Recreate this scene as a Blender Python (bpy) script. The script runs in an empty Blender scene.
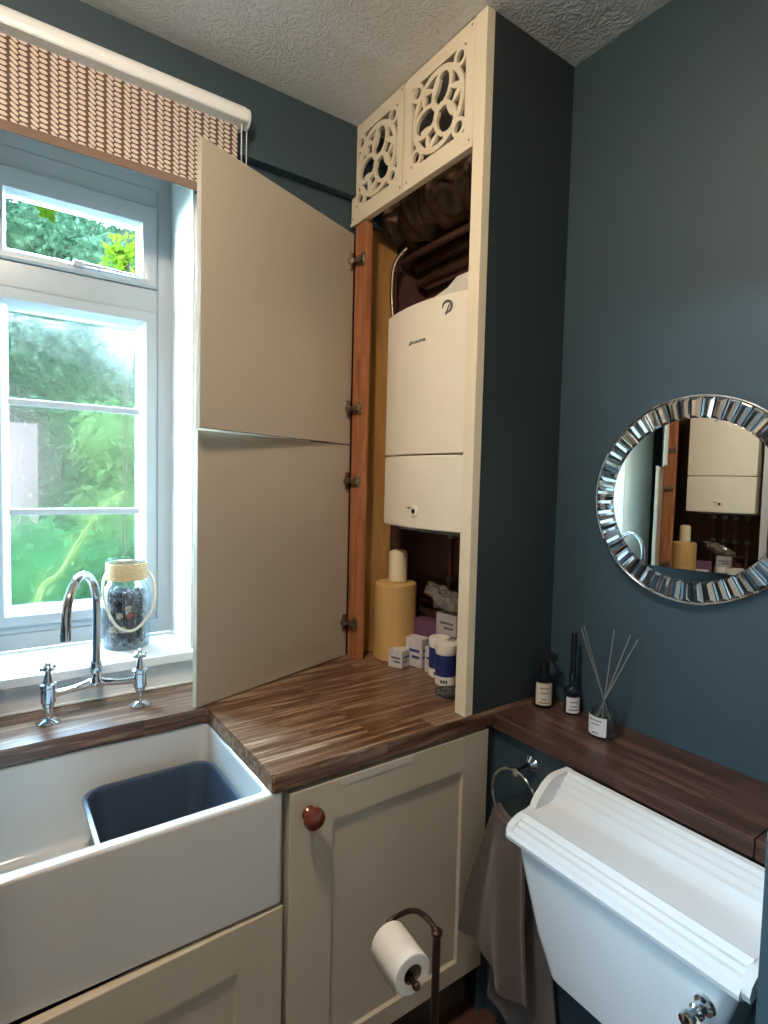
import bpy, bmesh, math, random
from mathutils import Vector, Matrix
random.seed(7)
scene = bpy.context.scene
COL = scene.collection
PI = math.pi
ORI = {}                       # world origin of every root, inherited by its parts

# ------------------------------------------------------------------ materials
def lin(c):
    return tuple(((v/255)/12.92 if v/255 <= .04045 else ((v/255+.055)/1.055)**2.4) for v in c)

class NT:
    def __init__(s, name):
        s.m = bpy.data.materials.new(name); s.m.use_nodes = True
        s.t = s.m.node_tree; s.t.nodes.clear()
        s.out = s.n('ShaderNodeOutputMaterial')
    def n(s, typ, **kw):
        nd = s.t.nodes.new(typ)
        for k, v in kw.items(): setattr(nd, k, v)
        return nd
    def l(s, a, b): s.t.links.new(a, b)
    def val(s, sock, v):
        if hasattr(v, 'is_output'): s.l(v, sock)
        else: sock.default_value = v
    def math(s, op, a, b=0.0, c=None):
        nd = s.n('ShaderNodeMath', operation=op)
        s.val(nd.inputs[0], a); s.val(nd.inputs[1], b)
        if c is not None: s.val(nd.inputs[2], c)
        return nd.outputs[0]
    def coord(s, scale=(1, 1, 1)):
        tc = s.n('ShaderNodeTexCoord'); mp = s.n('ShaderNodeMapping')
        mp.inputs['Scale'].default_value = scale
        s.l(tc.outputs['Object'], mp.inputs[0]); return mp.outputs[0]
    def noise(s, scale, detail=4, rough=.5, co=None, dist=0):
        nd = s.n('ShaderNodeTexNoise'); nd.inputs['Scale'].default_value = scale
        nd.inputs['Detail'].default_value = detail; nd.inputs['Roughness'].default_value = rough
        nd.inputs['Distortion'].default_value = dist
        if co is not None: s.l(co, nd.inputs['Vector'])
        return nd.outputs['Fac']
    def ramp(s, fac, stops):
        r = s.n('ShaderNodeValToRGB'); e = r.color_ramp.elements
        while len(e) < len(stops): e.new(.5)
        for k, (p, c) in enumerate(stops):
            e[k].position = p; e[k].color = (*c, 1)
        s.l(fac, r.inputs[0]); return r.outputs[0]
    def bsdf(s, col=(.5, .5, .5), rough=.5, metal=0., **kw):
        b = s.n('ShaderNodeBsdfPrincipled')
        if hasattr(col, 'is_output'): s.l(col, b.inputs['Base Color'])
        else: b.inputs['Base Color'].default_value = (*col, 1)
        s.val(b.inputs['Roughness'], rough); b.inputs['Metallic'].default_value = metal
        for k, v in kw.items(): b.inputs[k.replace('_', ' ')].default_value = v
        return b
    def bump(s, b, h, strength=.3, dist=.01):
        bp = s.n('ShaderNodeBump'); bp.inputs['Strength'].default_value = strength
        bp.inputs['Distance'].default_value = dist
        s.l(h, bp.inputs['Height']); s.l(bp.outputs[0], b.inputs['Normal'])
    def end(s, b):
        s.l(b.outputs[0], s.out.inputs[0]); return s.m

def plain(name, rgb, rough=.5, metal=0., var=.06, vscale=6, bump=0, bscale=200, **kw):
    t = NT(name); c = lin(rgb); co = t.coord()
    f = t.noise(vscale, 3, .5, co)
    col = t.ramp(f, [(.3, tuple(v*(1-var) for v in c)), (.7, tuple(min(1, v*(1+var)) for v in c))])
    b = t.bsdf(col, rough, metal, **kw)
    if bump: t.bump(b, t.noise(bscale, 3, .5, co), bump, .004)
    return t.end(b)

def wood(name, dark, mid, light, along='x', rough=.38, stave=.055, length=.45, coat=.15, fine=1.0):
    t = NT(name); tc = t.n('ShaderNodeTexCoord'); sep = t.n('ShaderNodeSeparateXYZ')
    t.l(tc.outputs['Object'], sep.inputs[0])
    X, Y, Z = sep.outputs
    u, v = (X, Y) if along == 'x' else ((Y, X) if along == 'y' else (Z, t.math('ADD', X, Y)))
    row = t.math('FLOOR', t.math('DIVIDE', v, stave))
    rnd = t.math('FRACT', t.math('MULTIPLY', t.math('SINE', t.math('MULTIPLY', row, 78.233)), 43758.5))
    cell = t.math('FLOOR', t.math('ADD', t.math('DIVIDE', u, length), t.math('MULTIPLY', rnd, 3.7)))
    rnd2 = t.math('FRACT', t.math('MULTIPLY', t.math('SINE', t.math('ADD', t.math('MULTIPLY', row, 12.99), t.math('MULTIPLY', cell, 37.7))), 4375.85))
    cb = t.n('ShaderNodeCombineXYZ')
    t.l(t.math('ADD', t.math('MULTIPLY', u, 2.3), t.math('MULTIPLY', rnd2, 19)), cb.inputs[0])
    t.l(t.math('MULTIPLY', v, 42*fine), cb.inputs[1]); t.l(t.math('MULTIPLY', Z if along != 'z' else Y, 42*fine), cb.inputs[2])
    g = t.noise(1.6, 7, .62, cb.outputs[0], .6)
    f = t.math('ADD', g, t.math('MULTIPLY', t.math('SUBTRACT', rnd2, .5), .07))
    col = t.ramp(f, [(.28, lin(dark)), (.5, lin(mid)), (.74, lin(light))])
    b = t.bsdf(col, t.math('ADD', rough, t.math('MULTIPLY', g, .12)), 0)
    b.inputs['Coat Weight'].default_value = coat; b.inputs['Coat Roughness'].default_value = .3
    t.bump(b, g, .12, .004)
    return t.end(b)

M = {}
def teal(name, rgb):
    t = NT(name); co = t.coord(); c = lin(rgb)
    f = t.noise(2.5, 3, .5, co)
    col = t.ramp(f, [(.3, tuple(v*.95 for v in c)), (.7, tuple(v*1.05 for v in c))])
    b = t.bsdf(col, .55); t.bump(b, t.noise(140, 3, .6, co), .06, .003)
    return t.end(b)
M['teal'] = teal('dark teal wall paint', (53, 70, 78))
M['teal_shade'] = teal('shaded teal wall paint', (45, 54, 57))  # same paint as the walls, darkened to carry the side panel's shade

def artex():
    t = NT('textured white ceiling plaster'); co = t.coord()
    w = t.n('ShaderNodeTexNoise'); w.inputs['Scale'].default_value = 14; t.l(co, w.inputs['Vector'])
    mx = t.n('ShaderNodeMixRGB', blend_type='ADD'); mx.inputs[0].default_value = .06
    t.l(co, mx.inputs[1]); t.l(w.outputs['Color'], mx.inputs[2])
    v = t.n('ShaderNodeTexVoronoi', feature='SMOOTH_F1'); v.inputs['Scale'].default_value = 105
    t.l(mx.outputs[0], v.inputs['Vector'])
    n2 = t.noise(55, 4, .6, mx.outputs[0])
    h = t.math('ADD', t.math('MULTIPLY', v.outputs['Distance'], 1.0), t.math('MULTIPLY', n2, 1.1))
    b = t.bsdf(lin((236, 236, 234)), .6); t.bump(b, h, .6, .009)
    return t.end(b)
M['artex'] = artex()
M['white_paint'] = plain('white satin paint', (236, 238, 236), .35, var=.02)
M['wall_cream'] = plain('cream wall paint', (226, 212, 192), .6, var=.02)
M['upvc'] = plain('white window plastic', (182, 189, 194), .25, var=.015)
M['cream'] = plain('cream cabinet paint', (206, 192, 170), .38, var=.03, vscale=3)
M['strip'] = plain('pale cream strip', (216, 208, 194), .4)
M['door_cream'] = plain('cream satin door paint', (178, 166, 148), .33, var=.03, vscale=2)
M['fret'] = plain('pale cream painted board', (238, 222, 192), .45, var=.03)
M['boiler'] = plain('warm white enamelled steel', (246, 234, 214), .3, var=.02)
M['ceramic'] = plain('white glazed ceramic', (226, 229, 232), .09, var=.01, Coat_Weight=.5, Coat_Roughness=.05)
M['fireclay'] = plain('white glazed fireclay', (219, 218, 214), .12, var=.015, Coat_Weight=.4, Coat_Roughness=.06)
M['chrome'] = plain('polished chrome', (225, 228, 232), .06, 1., var=.01)
M['steel'] = plain('brushed nickel plate', (150, 140, 128), .28, 1., var=.08)
M['bronze'] = plain('dark bronze metal', (74, 54, 44), .35, .75, var=.08)
M['mirror'] = plain('silvered mirror glass', (242, 246, 246), .005, 1., var=.0)
M['tile'] = plain('bevelled mirror glass', (236, 238, 240), .05, 1., var=.02)
M['black'] = plain('black plastic', (18, 18, 20), .3, var=.05)
M['darkgap'] = plain('dark unpainted chipboard', (60, 48, 40), .8, var=.1)
M['paper'] = plain('soft white tissue paper', (244, 236, 224), .9, var=.02, bump=.15, bscale=300)
M['card'] = plain('grey cardboard tube', (150, 125, 100), .9)
M['label_cream'] = plain('cream paper label', (214, 204, 184), .7, var=.04)
M['label_white'] = plain('white paper label', (232, 232, 236), .6, var=.03)
M['ink'] = plain('grey printing ink', (90, 88, 88), .7)
M['reed'] = plain('grey diffuser reed', (128, 124, 118), .7, var=.1)
M['wax'] = plain('cream candle wax', (238, 222, 186), .45, var=.03, Subsurface_Weight=.1)
M['wax_tan'] = plain('pale tan wax', (206, 164, 100), .5, var=.05, vscale=4)
M['pine'] = wood('orange pine batten', (122, 68, 38), (166, 102, 62), (190, 130, 84), 'z', .5, .2, 3., 0, .5)
M['ply'] = wood('yellowed pine board', (160, 110, 56), (190, 140, 78), (206, 160, 98), 'z', .5, .3, 3., 0, .35)
M['worktop'] = wood('stained walnut worktop', (52, 31, 20), (104, 71, 50), (190, 162, 134), 'x', .24)
M['ledge'] = M['worktop']
M['shelf'] = wood('dark walnut shelf', (44, 28, 23), (78, 53, 45), (120, 92, 80), 'y', .32)
M['knob'] = plain('polished mahogany', (112, 48, 30), .22, var=.25, vscale=60, Coat_Weight=.6)
M['copper'] = plain('tarnished copper pipe', (120, 70, 48), .4, .8, var=.25, vscale=25)
M['brown_pipe'] = plain('dark painted pipe', (74, 46, 36), .5, .2, var=.2, vscale=20)
M['lagging'] = plain('brown foil lagging', (92, 66, 42), .5, .25, var=.35, vscale=22, bump=.6, bscale=40)
M['brick'] = plain('dark red brown plaster', (92, 58, 46), .85, var=.25, vscale=9, bump=.3, bscale=60)
M['bowl'] = plain('slate grey plastic', (58, 66, 78), .3, var=.05, bump=.12, bscale=30)
M['bowl_edge'] = M['bowl']
M['twine'] = plain('jute twine', (196, 164, 122), .9, var=.15, vscale=180, bump=.5, bscale=300)
M['rope'] = plain('pale cotton rope', (206, 192, 172), .9, var=.1, vscale=200, bump=.5, bscale=350)
M['towel'] = plain('taupe towelling', (88, 74, 68), .95, var=.12, vscale=60, bump=.9, bscale=420, Sheen_Weight=.4)
M['floor'] = wood('dark brown floor boards', (52, 32, 22), (88, 58, 42), (112, 80, 60), 'x', .4, .14, 1.1)
M['box_white'] = plain('printed white card', (206, 200, 196), .6, var=.12, vscale=70)
M['box_purple'] = plain('purple printed card', (104, 66, 92), .5, var=.15, vscale=60)
M['box_blue'] = plain('blue printed card', (58, 68, 120), .5, var=.15, vscale=60)
M['box_grey'] = plain('grey printed card', (168, 160, 158), .6, var=.12, vscale=70)
M['tub_white'] = plain('white tub plastic', (236, 228, 216), .4, var=.02)
M['tub_blue'] = plain('navy tub label', (34, 44, 98), .4, var=.08)
M['hose'] = plain('braided steel hose', (120, 105, 92), .35, .8, var=.3, vscale=200)
M['grey_plastic'] = plain('mid grey plastic', (120, 116, 110), .4)
M['screw'] = M['steel']
M['lawn'] = plain('garden lawn', (22, 36, 16), .9, var=.3, vscale=5, Specular_IOR_Level=0.0)
M['bounce_ground'] = plain('pale patio slabs', (214, 211, 204), .85, var=.1, vscale=3, Specular_IOR_Level=0.0)  # colour of the added ground that reflects skylight indoors
M['bark'] = plain('shrub bark', (22, 19, 14), .9, var=.2, Specular_IOR_Level=0.0)
M['stem'] = plain('pale green stem', (62, 64, 34), .6, var=.1, Specular_IOR_Level=0.0)
M['pale_wall'] = plain('pale pink render', (38, 29, 27), .9, var=.05, Specular_IOR_Level=0.0)

def leafmat(name, a, b, c):
    t = NT(name); co = t.coord(); f = t.noise(7, 5, .75, co)
    col = t.ramp(f, [(.3, lin(a)), (.5, lin(b)), (.72, lin(c))])
    d = t.n('ShaderNodeBsdfDiffuse'); t.l(col, d.inputs[0])
    tr = t.n('ShaderNodeBsdfTranslucent'); t.l(col, tr.inputs[0])
    mx = t.n('ShaderNodeMixShader'); mx.inputs[0].default_value = .4
    t.l(d.outputs[0], mx.inputs[1]); t.l(tr.outputs[0], mx.inputs[2])
    return t.end(mx)
M['leaf_dark'] = leafmat('dark evergreen leaves', (5, 11, 6), (13, 22, 13), (34, 45, 33))
M['leaf_mid'] = leafmat('mid green leaves', (8, 19, 8), (14, 30, 14), (24, 42, 22))
M['leaf_pale'] = leafmat('pale green leaves', (18, 26, 11), (27, 36, 17), (40, 46, 28))
M['leaf_lime'] = leafmat('lime green leaves', (26, 38, 3), (34, 46, 5), (44, 52, 10))

def glass_clear(name, tint=(1, 1, 1), refl=.06, rough=.0):
    t = NT(name)
    tr = t.n('ShaderNodeBsdfTransparent'); tr.inputs[0].default_value = (*tint, 1)
    gl = t.n('ShaderNodeBsdfGlossy'); gl.inputs['Roughness'].default_value = rough
    lw = t.n('ShaderNodeLayerWeight'); lw.inputs['Blend'].default_value = .25
    f = t.math('ADD', refl, t.math('MULTIPLY', lw.outputs['Fresnel'], .5))
    mx = t.n('ShaderNodeMixShader'); t.l(f, mx.inputs[0])
    t.l(tr.outputs[0], mx.inputs[1]); t.l(gl.outputs[0], mx.inputs[2])
    return t.end(mx)
M['glass'] = glass_clear('clear window glass', (.97, 1, .99), .03)
M['jar_glass'] = glass_clear('clear jar glass', (.95, .98, .99), .06)
M['bottle_glass'] = glass_clear('smoky bottle glass', (.72, .76, .8), .06)
M['plastic_bag'] = plain('crinkled clear plastic', (150, 140, 132), .16, 0, var=.3, vscale=40, Transmission_Weight=.5, Coat_Weight=.6)
def glass_obscure():
    t = NT('pebbled obscure glass'); co = t.coord()
    h = t.noise(150, 3, .6, co)
    tr = t.n('ShaderNodeBsdfTransparent'); tr.inputs[0].default_value = (.96, 1, .98, 1)
    rf = t.n('ShaderNodeBsdfRefraction'); rf.inputs['IOR'].default_value = 1.25; rf.inputs['Roughness'].default_value = .015
    bp = t.n('ShaderNodeBump'); bp.inputs['Strength'].default_value = .7; bp.inputs['Distance'].default_value = .006
    t.l(h, bp.inputs['Height']); t.l(bp.outputs[0], rf.inputs['Normal'])
    gl = t.n('ShaderNodeBsdfGlossy'); gl.inputs['Roughness'].default_value = .1
    t.l(bp.outputs[0], gl.inputs['Normal'])
    m1 = t.n('ShaderNodeMixShader'); m1.inputs[0].default_value = .38
    t.l(tr.outputs[0], m1.inputs[1]); t.l(rf.outputs[0], m1.inputs[2])
    m2 = t.n('ShaderNodeMixShader'); m2.inputs[0].default_value = .04
    t.l(m1.outputs[0], m2.inputs[1]); t.l(gl.outputs[0], m2.inputs[2])
    return t.end(m2)
M['obscure'] = glass_obscure()

def blind_fabric():
    t = NT('brown fabric with cream leaf pairs')
    tc = t.n('ShaderNodeTexCoord'); sep = t.n('ShaderNodeSeparateXYZ'); t.l(tc.outputs['Object'], sep.inputs[0])
    p = t.math('FRACT', t.math('ADD', t.math('DIVIDE', sep.outputs[0], .0415), 20))
    vz = t.math('ADD', t.math('DIVIDE', sep.outputs[2], .0128), 40)
    def ell(pc, slant, a, b):
        dp = t.math('SUBTRACT', p, pc)
        q = t.math('FRACT', t.math('ADD', vz, t.math('MULTIPLY', dp, slant)))
        dq = t.math('SUBTRACT', q, .5)
        e = t.math('ADD', t.math('POWER', t.math('ABSOLUTE', t.math('DIVIDE', dp, a)), 2.0),
                   t.math('POWER', t.math('ABSOLUTE', t.math('DIVIDE', dq, b)), 2.0))
        return t.math('LESS_THAN', e, 1.0)
    m = t.math('MAXIMUM', ell(.27, 1.9, .21, .40), ell(.72, .35, .22, .37))
    mx = t.n('ShaderNodeMixRGB'); t.l(m, mx.inputs[0])
    mx.inputs[1].default_value = (*lin((112, 88, 74)), 1); mx.inputs[2].default_value = (*lin((238, 222, 208)), 1)
    b = t.bsdf(mx.outputs[0], .85)
    tr = t.n('ShaderNodeBsdfTranslucent'); t.l(mx.outputs[0], tr.inputs[0])
    ms = t.n('ShaderNodeMixShader'); ms.inputs[0].default_value = .3
    t.l(b.outputs[0], ms.inputs[1]); t.l(tr.outputs[0], ms.inputs[2])
    return t.end(ms)
M['blind'] = blind_fabric()
M['hem'] = plain('brown blind hem', (118, 92, 78), .8, var=.05)

def pod():
    t = NT('dark dried pod'); co = t.coord(); f = t.noise(90, 4, .6, co)
    return t.end(t.bsdf(t.ramp(f, [(.35, lin((38, 34, 44))), (.7, lin((110, 92, 88)))]), .6))
M['pod'] = pod()
M['pod_red'] = plain('red dried petal', (178, 72, 58), .7, var=.2, vscale=80)
M['pod_tan'] = plain('tan dried slice', (190, 160, 130), .7, var=.2, vscale=80)
def emis(name, col, s):
    t = NT(name); e = t.n('ShaderNodeEmission'); e.inputs[0].default_value = (*col, 1); e.inputs[1].default_value = s
    return t.end(e)
LAMP_POWER = 236.0
M['lamp'] = emis('glowing lamp glass', (1.0, .83, .65), LAMP_POWER)

# ------------------------------------------------------------------ object helpers
def thing(name, label=None, cat=None, loc=(0, 0, 0), group=None, kind=None):
    o = bpy.data.objects.new(name, None); o.empty_display_size = .05
    COL.objects.link(o); o.location = loc; ORI[o] = Vector(loc)
    tag(o, label, cat, group, kind); return o
def tag(o, label=None, cat=None, group=None, kind=None):
    if label: o['label'] = label
    if cat: o['category'] = cat
    if group: o['group'] = group
    if kind: o['kind'] = kind
    return o
def obj(name, bm, mat, parent=None, loc=None, sharp=35, label=None):
    """links a bmesh given in world coordinates as one mesh object"""
    org = ORI[parent] if parent is not None else Vector(loc or (0, 0, 0))
    bmesh.ops.translate(bm, verts=bm.verts, vec=-org)
    bmesh.ops.recalc_face_normals(bm, faces=bm.faces)
    me = bpy.data.meshes.new(name); bm.to_mesh(me); bm.free()
    for f in me.polygons: f.use_smooth = True
    me.set_sharp_from_angle(angle=math.radians(sharp))
    for m in (mat if isinstance(mat, list) else [mat]): me.materials.append(M[m])
    o = bpy.data.objects.new(name, me); COL.objects.link(o)
    wn = o.modifiers.new('normals', 'WEIGHTED_NORMAL'); wn.keep_sharp = True; wn.weight = 90
    if parent is not None: o.parent = parent
    else: o.location = org
    ORI[o] = org
    if label: o['label'] = label
    return o
def B(): return bmesh.new()
def merge(bm, tmp):
    me = bpy.data.meshes.new('tmp'); tmp.to_mesh(me); tmp.free(); bm.from_mesh(me); bpy.data.meshes.remove(me)
    return bm
def box(bm, x0, x1, y0, y1, z0, z1, bev=.0015, seg=2, mat=None):
    t = B(); bmesh.ops.create_cube(t, size=1)
    for v in t.verts:
        v.co = Vector((x0+(v.co.x+.5)*(x1-x0), y0+(v.co.y+.5)*(y1-y0), z0+(v.co.z+.5)*(z1-z0)))
    if bev: bmesh.ops.bevel(t, geom=t.edges[:], offset=bev, segments=seg, affect='EDGES', profile=.5)
    if mat is not None:
        bmesh.ops.transform(t, matrix=mat, verts=t.verts)
    return merge(bm, t)
def loft(bm, rings, cap0=True, cap1=True, closed=True):
    vs = [[bm.verts.new(p) for p in r] for r in rings]; n = len(rings[0])
    for a, b in zip(vs, vs[1:]):
        for i in range(n if closed else n-1):
            j = (i+1) % n
            bm.faces.new((a[i], a[j], b[j], b[i]))
    if cap0: bm.faces.new(vs[0][::-1])
    if cap1: bm.faces.new(vs[-1])
    return bm
def rrect(x0, x1, y0, y1, r, n=6):
    pts = []
    for cx, cy, a in ((x1-r, y1-r, 0), (x0+r, y1-r, 90), (x0+r, y0+r, 180), (x1-r, y0+r, 270)):
        for k in range(n+1):
            t = math.radians(a+90*k/n); pts.append((cx+r*math.cos(t), cy+r*math.sin(t)))
    return pts
def zr(pts, z): return [(x, y, z) for x, y in pts]
def lathe(bm, prof, c, n=24, mat=None, cap0=True, cap1=True):
    t = B(); rings = []
    for r, z in prof:
        rings.append([(r*math.cos(2*PI*k/n), r*math.sin(2*PI*k/n), z) for k in range(n)])
    loft(t, rings, cap0, cap1)
    if mat is not None: bmesh.ops.transform(t, matrix=mat, verts=t.verts)
    bmesh.ops.translate(t, verts=t.verts, vec=Vector(c))
    return merge(bm, t)
def axis_mat(d):
    return Vector(d).to_track_quat('Z', 'Y').to_matrix().to_4x4()
def smooth(pts, sub=6):
    P = [Vector(p) for p in pts]; out = []
    for i in range(len(P)-1):
        p0 = P[max(i-1, 0)]; p1 = P[i]; p2 = P[i+1]; p3 = P[min(i+2, len(P)-1)]
        for k in range(sub):
            t = k/sub
            out.append(.5*((2*p1)+(p2-p0)*t+(2*p0-5*p1+4*p2-p3)*t*t+(3*p1-p0-3*p2+p3)*t**3))
    out.append(P[-1]); return out
def tube(bm, pts, r, n=12, closed=False, cap=True):
    P = [Vector(p) for p in pts]; m = len(P)
    R = r if isinstance(r, (list, tuple)) else [r]*m
    T = [((P[(i+1) % m]-P[i-1]) if closed else (P[min(i+1, m-1)]-P[max(i-1, 0)])).normalized() for i in range(m)]
    u = T[0].orthogonal().normalized(); rings = []
    for i in range(m):
        u = (u-T[i]*u.dot(T[i])).normalized(); w = T[i].cross(u)
        rings.append([P[i]+R[i]*(math.cos(2*PI*k/n)*u+math.sin(2*PI*k/n)*w) for k in range(n)])
    if closed: rings.append(rings[0])
    t = B(); loft(t, rings, cap and not closed, cap and not closed)
    if closed: bmesh.ops.remove_doubles(t, verts=t.verts, dist=1e-6)
    return merge(bm, t)
def ball(bm, c, r, n=2, sc=(1, 1, 1)):
    t = B(); bmesh.ops.create_icosphere(t, subdivisions=n, radius=r)
    for v in t.verts: v.co = Vector((v.co.x*sc[0]+c[0], v.co.y*sc[1]+c[1], v.co.z*sc[2]+c[2]))
    return merge(bm, t)
def prism(bm, poly, fn, a, b):
    """2-D polygon extruded: fn(u, v, w) gives the world point, w runs a..b"""
    return loft(bm, [[fn(u, v, a) for u, v in poly], [fn(u, v, b) for u, v in poly]])
def frame_rect(bm, x0, x1, z0, z1, prof):
    """mitred rectangular frame in the xz plane; prof = (inset, y) pairs, a closed section"""
    rings = []
    for ins, y in prof:
        rings.append([(x0+ins, y, z0+ins), (x1-ins, y, z0+ins), (x1-ins, y, z1-ins), (x0+ins, y, z1-ins)])
    rings.append(rings[0]); t = B(); loft(t, rings, False, False)
    bmesh.ops.remove_doubles(t, verts=t.verts, dist=1e-6)
    return merge(bm, t)

# ------------------------------------------------------------------ room shell
XR, ZC, YW, XL = 1.395, 2.735, 1.725, -.13       # right wall, ceiling, window wall, left wall
YB = -1.1
def struct(name, bm, mat, sharp=35): return tag(obj(name, bm, mat, sharp=sharp), kind='structure')
b = B(); box(b, XL-.1, XR+.1, YB-.1, 2.1, -.08, 0, 0); struct('floor', b, 'floor')
b = B(); box(b, XL-.1, XR+.1, YB-.1, 2.1, ZC, ZC+.08, 0); struct('ceiling', b, 'artex')
b = B(); box(b, XR, XR+.1, YB-.1, 2.1, 0, ZC, 0); struct('wall_right', b, 'teal')
DY0, DY1, DZ = -.55, .48, 2.0                       # doorway the photographer stands in
b = B(); box(b, XL-.1, XL, YB-.1, DY0, 0, ZC, 0); box(b, XL-.1, XL, DY1, 2.1, 0, ZC, 0); box(b, XL-.1, XL, DY0, DY1, DZ, ZC, 0)
struct('wall_left', b, 'teal')
b = B(); box(b, XL-.105, XL+.002, DY0, DY0+.012, .001, DZ-.001, 0); box(b, XL-.105, XL+.002, DY1-.012, DY1, .001, DZ-.001, 0); box(b, XL-.105, XL+.002, DY0+.012, DY1-.012, DZ-.013, DZ-.001, 0)
struct('trim_7', b, 'white_paint')
# hall beyond the doorway; its high window is added to light the room
HX = -2.3; HW = (-.45, .32, 1.90, 2.10)
b = B(); box(b, HX-.1, HX, -1.3, HW[0], 0, ZC, 0); box(b, HX-.1, HX, HW[1], 1.3, 0, ZC, 0); box(b, HX-.1, HX, HW[0], HW[1], 0, HW[2], 0); box(b, HX-.1, HX, HW[0], HW[1], HW[3], ZC, 0)
box(b, HX, XL-.1, -1.4, -1.3, 0, ZC, 0); box(b, HX, XL-.1, 1.3, 1.4, 0, ZC, 0); struct('wall_hall', b, 'white_paint')
b = B(); box(b, HX-.1, XL-.1, -1.4, 1.4, -.08, 0, 0); struct('floor_hall', b, 'floor')
b = B(); box(b, HX-.1, XL-.1, -1.4, 1.4, ZC, ZC+.08, 0); struct('ceiling_hall', b, 'white_paint')
w2 = thing('added_window_2', loc=(HX-.05, -.065, 1.84), kind='structure')
t = B(); frame_rect(t, HW[0], HW[1], HW[2], HW[3], [(0, .03), (0, -.03), (.04, -.03), (.04, .03)])
for v in t.verts: v.co = Vector((HX-.05+v.co.y, v.co.x, v.co.z))
obj('window_frame', t, 'upvc', w2)
b = B(); box(b, HX-.052, HX-.048, HW[0]+.04, HW[1]-.04, HW[2]+.04, HW[3]-.04, 0); obj('glass_pane', b, 'glass', w2)
b = B(); box(b, XL, XR, YB-.1, YB, 0, ZC, 0); struct('wall_back', b, 'wall_cream')
WX0, WX1, WZ0, WZ1 = -.05, .508, .978, 2.50
b = B()
box(b, XL, WX0, YW, 2.08, 0, ZC, 0); box(b, WX1, XR, YW, 2.08, 0, ZC, 0)
box(b, WX0, WX1, YW, 2.08, 0, WZ0, 0); box(b, WX0, WX1, YW, 2.08, WZ1, ZC, 0)
struct('wall_window', b, 'teal')
b = B(); box(b, XL, XR, 1.69, YW, 2.503, ZC, .002); struct('trim_1', b, 'teal')            # beam over the window
b = B(); box(b, WX1-.005, WX1, YW-.001, 1.96, 1.006, WZ1, 0); box(b, WX0, WX0+.005, YW-.001, 1.96, 1.006, WZ1, 0)
box(b, WX0+.005, WX1-.005, YW-.001, 1.96, WZ1-.005, WZ1, 0); struct('trim_2', b, 'white_paint')          # white reveal lining
b = B(); box(b, WX1+.0002, .90, 1.7185, YW-.0008, 1.0055, 2.36, .001); struct('trim_8', b, 'white_paint')   # white boarded panel behind the open doors
b = B(); box(b, WX0+.001, WX1-.001, YW-.001, 1.958, .978, 1.005, .004)
box(b, XL+.002, .60, 1.69, YW-.0012, .978, 1.005, .004); struct('trim_3', b, 'white_paint')              # sill board
b = B(); box(b, XL+.002, 1.04, 1.718, YW-.0005, .903, .976, .001)
for x in (-.05, .13, .40, .58, .76): box(b, x-.0015, x+.0015, 1.7168, 1.719, .905, .975, .0006)
box(b, XL+.002, 1.04, 1.712, 1.7195, .9005, .907, .002); struct('trim_4', b, 'white_paint')              # panelling under the sill
b = B(); box(b, 1.175, XR-.0005, .313, 1.0995, 0, .846, .002); box(b, 1.143, 1.1745, 1.088, 1.0995, 0, .855, .001)
struct('trim_5', b, 'teal')                                                                 # boxed-in pipes under the shelf
b = B(); box(b, .90, XR-.0005, .215, .3125, 0, 1.05, .003); struct('trim_6', b, 'teal')      # boxed pier right of the cistern

# ---- window
w = thing('window_1', loc=(.23, 1.96, 1.005), kind='structure')
b = B(); frame_rect(b, WX0, WX1, 1.005, WZ1-.005, [(0, 2.04), (0, 1.96), (.045, 1.96), (.05, 1.966), (.05, 2.04)])
box(b, WX0+.05, WX1-.05, 1.96, 2.04, 2.06, 2.132, .003); box(b, WX0+.05, WX1-.05, 1.96, 2.04, 2.392, 2.446, .003)
box(b, WX0+.05, WX1-.05, 1.96, 2.04, 1.055, 1.074, .003)
obj('window_frame', b, 'upvc', w)
prof = [(0, 2.02), (0, 1.952), (.006, 1.946), (.034, 1.946), (.042, 1.956), (.050, 1.972), (.052, 1.985), (.052, 2.02)]
b = B(); frame_rect(b, .001, .457, 1.0745, 2.058, prof)
for z in (1.414, 1.737): box(b, .05, .408, 1.976, 1.985, z-.010, z+.010, .003)
lower = obj('casement', b, 'upvc', w)
b = B(); frame_rect(b, .001, .457, 2.1335, 2.391, [(0, 2.02), (0, 1.952), (.006, 1.946), (.022, 1.946), (.030, 1.956), (.036, 1.972), (.037, 1.985), (.037, 2.02)])
for v in b.verts:                              # deeper top rail on the fanlight
    if v.co.z > 2.3 and v.co.x > .03 and v.co.x < .43: v.co.z -= .026
    if v.co.x > .03 and v.co.x < .43: v.co.x += (.013 if v.co.x < .2 else -.013)
upper = obj('fanlight', b, 'upvc', w)
b = B(); box(b, .048, .410, 1.986, 1.990, 1.12, 2.012, 0); obj('glass_pane', b, 'obscure', lower, label='pebbled obscure glass pane')
b = B(); box(b, .045, .412, 1.988, 1.991, 2.165, 2.332, 0); obj('glass_pane', b, 'glass', upper, label='clear glass pane')
b = B(); tube(b, [(.235, 1.936, 2.158), (.30, 1.932, 2.158), (.40, 1.934, 2.157)], [.006, .0045, .003], 8)
box(b, .215, .245, 1.932, 1.9465, 2.149, 2.166, .003); lathe(b, [(.005, 0), (.005, .008), (.003, .012)], (.285, 1.939, 2.150), 10, axis_mat((0, -1, 0)))
obj('casement_stay', b, 'upvc', upper)

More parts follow.
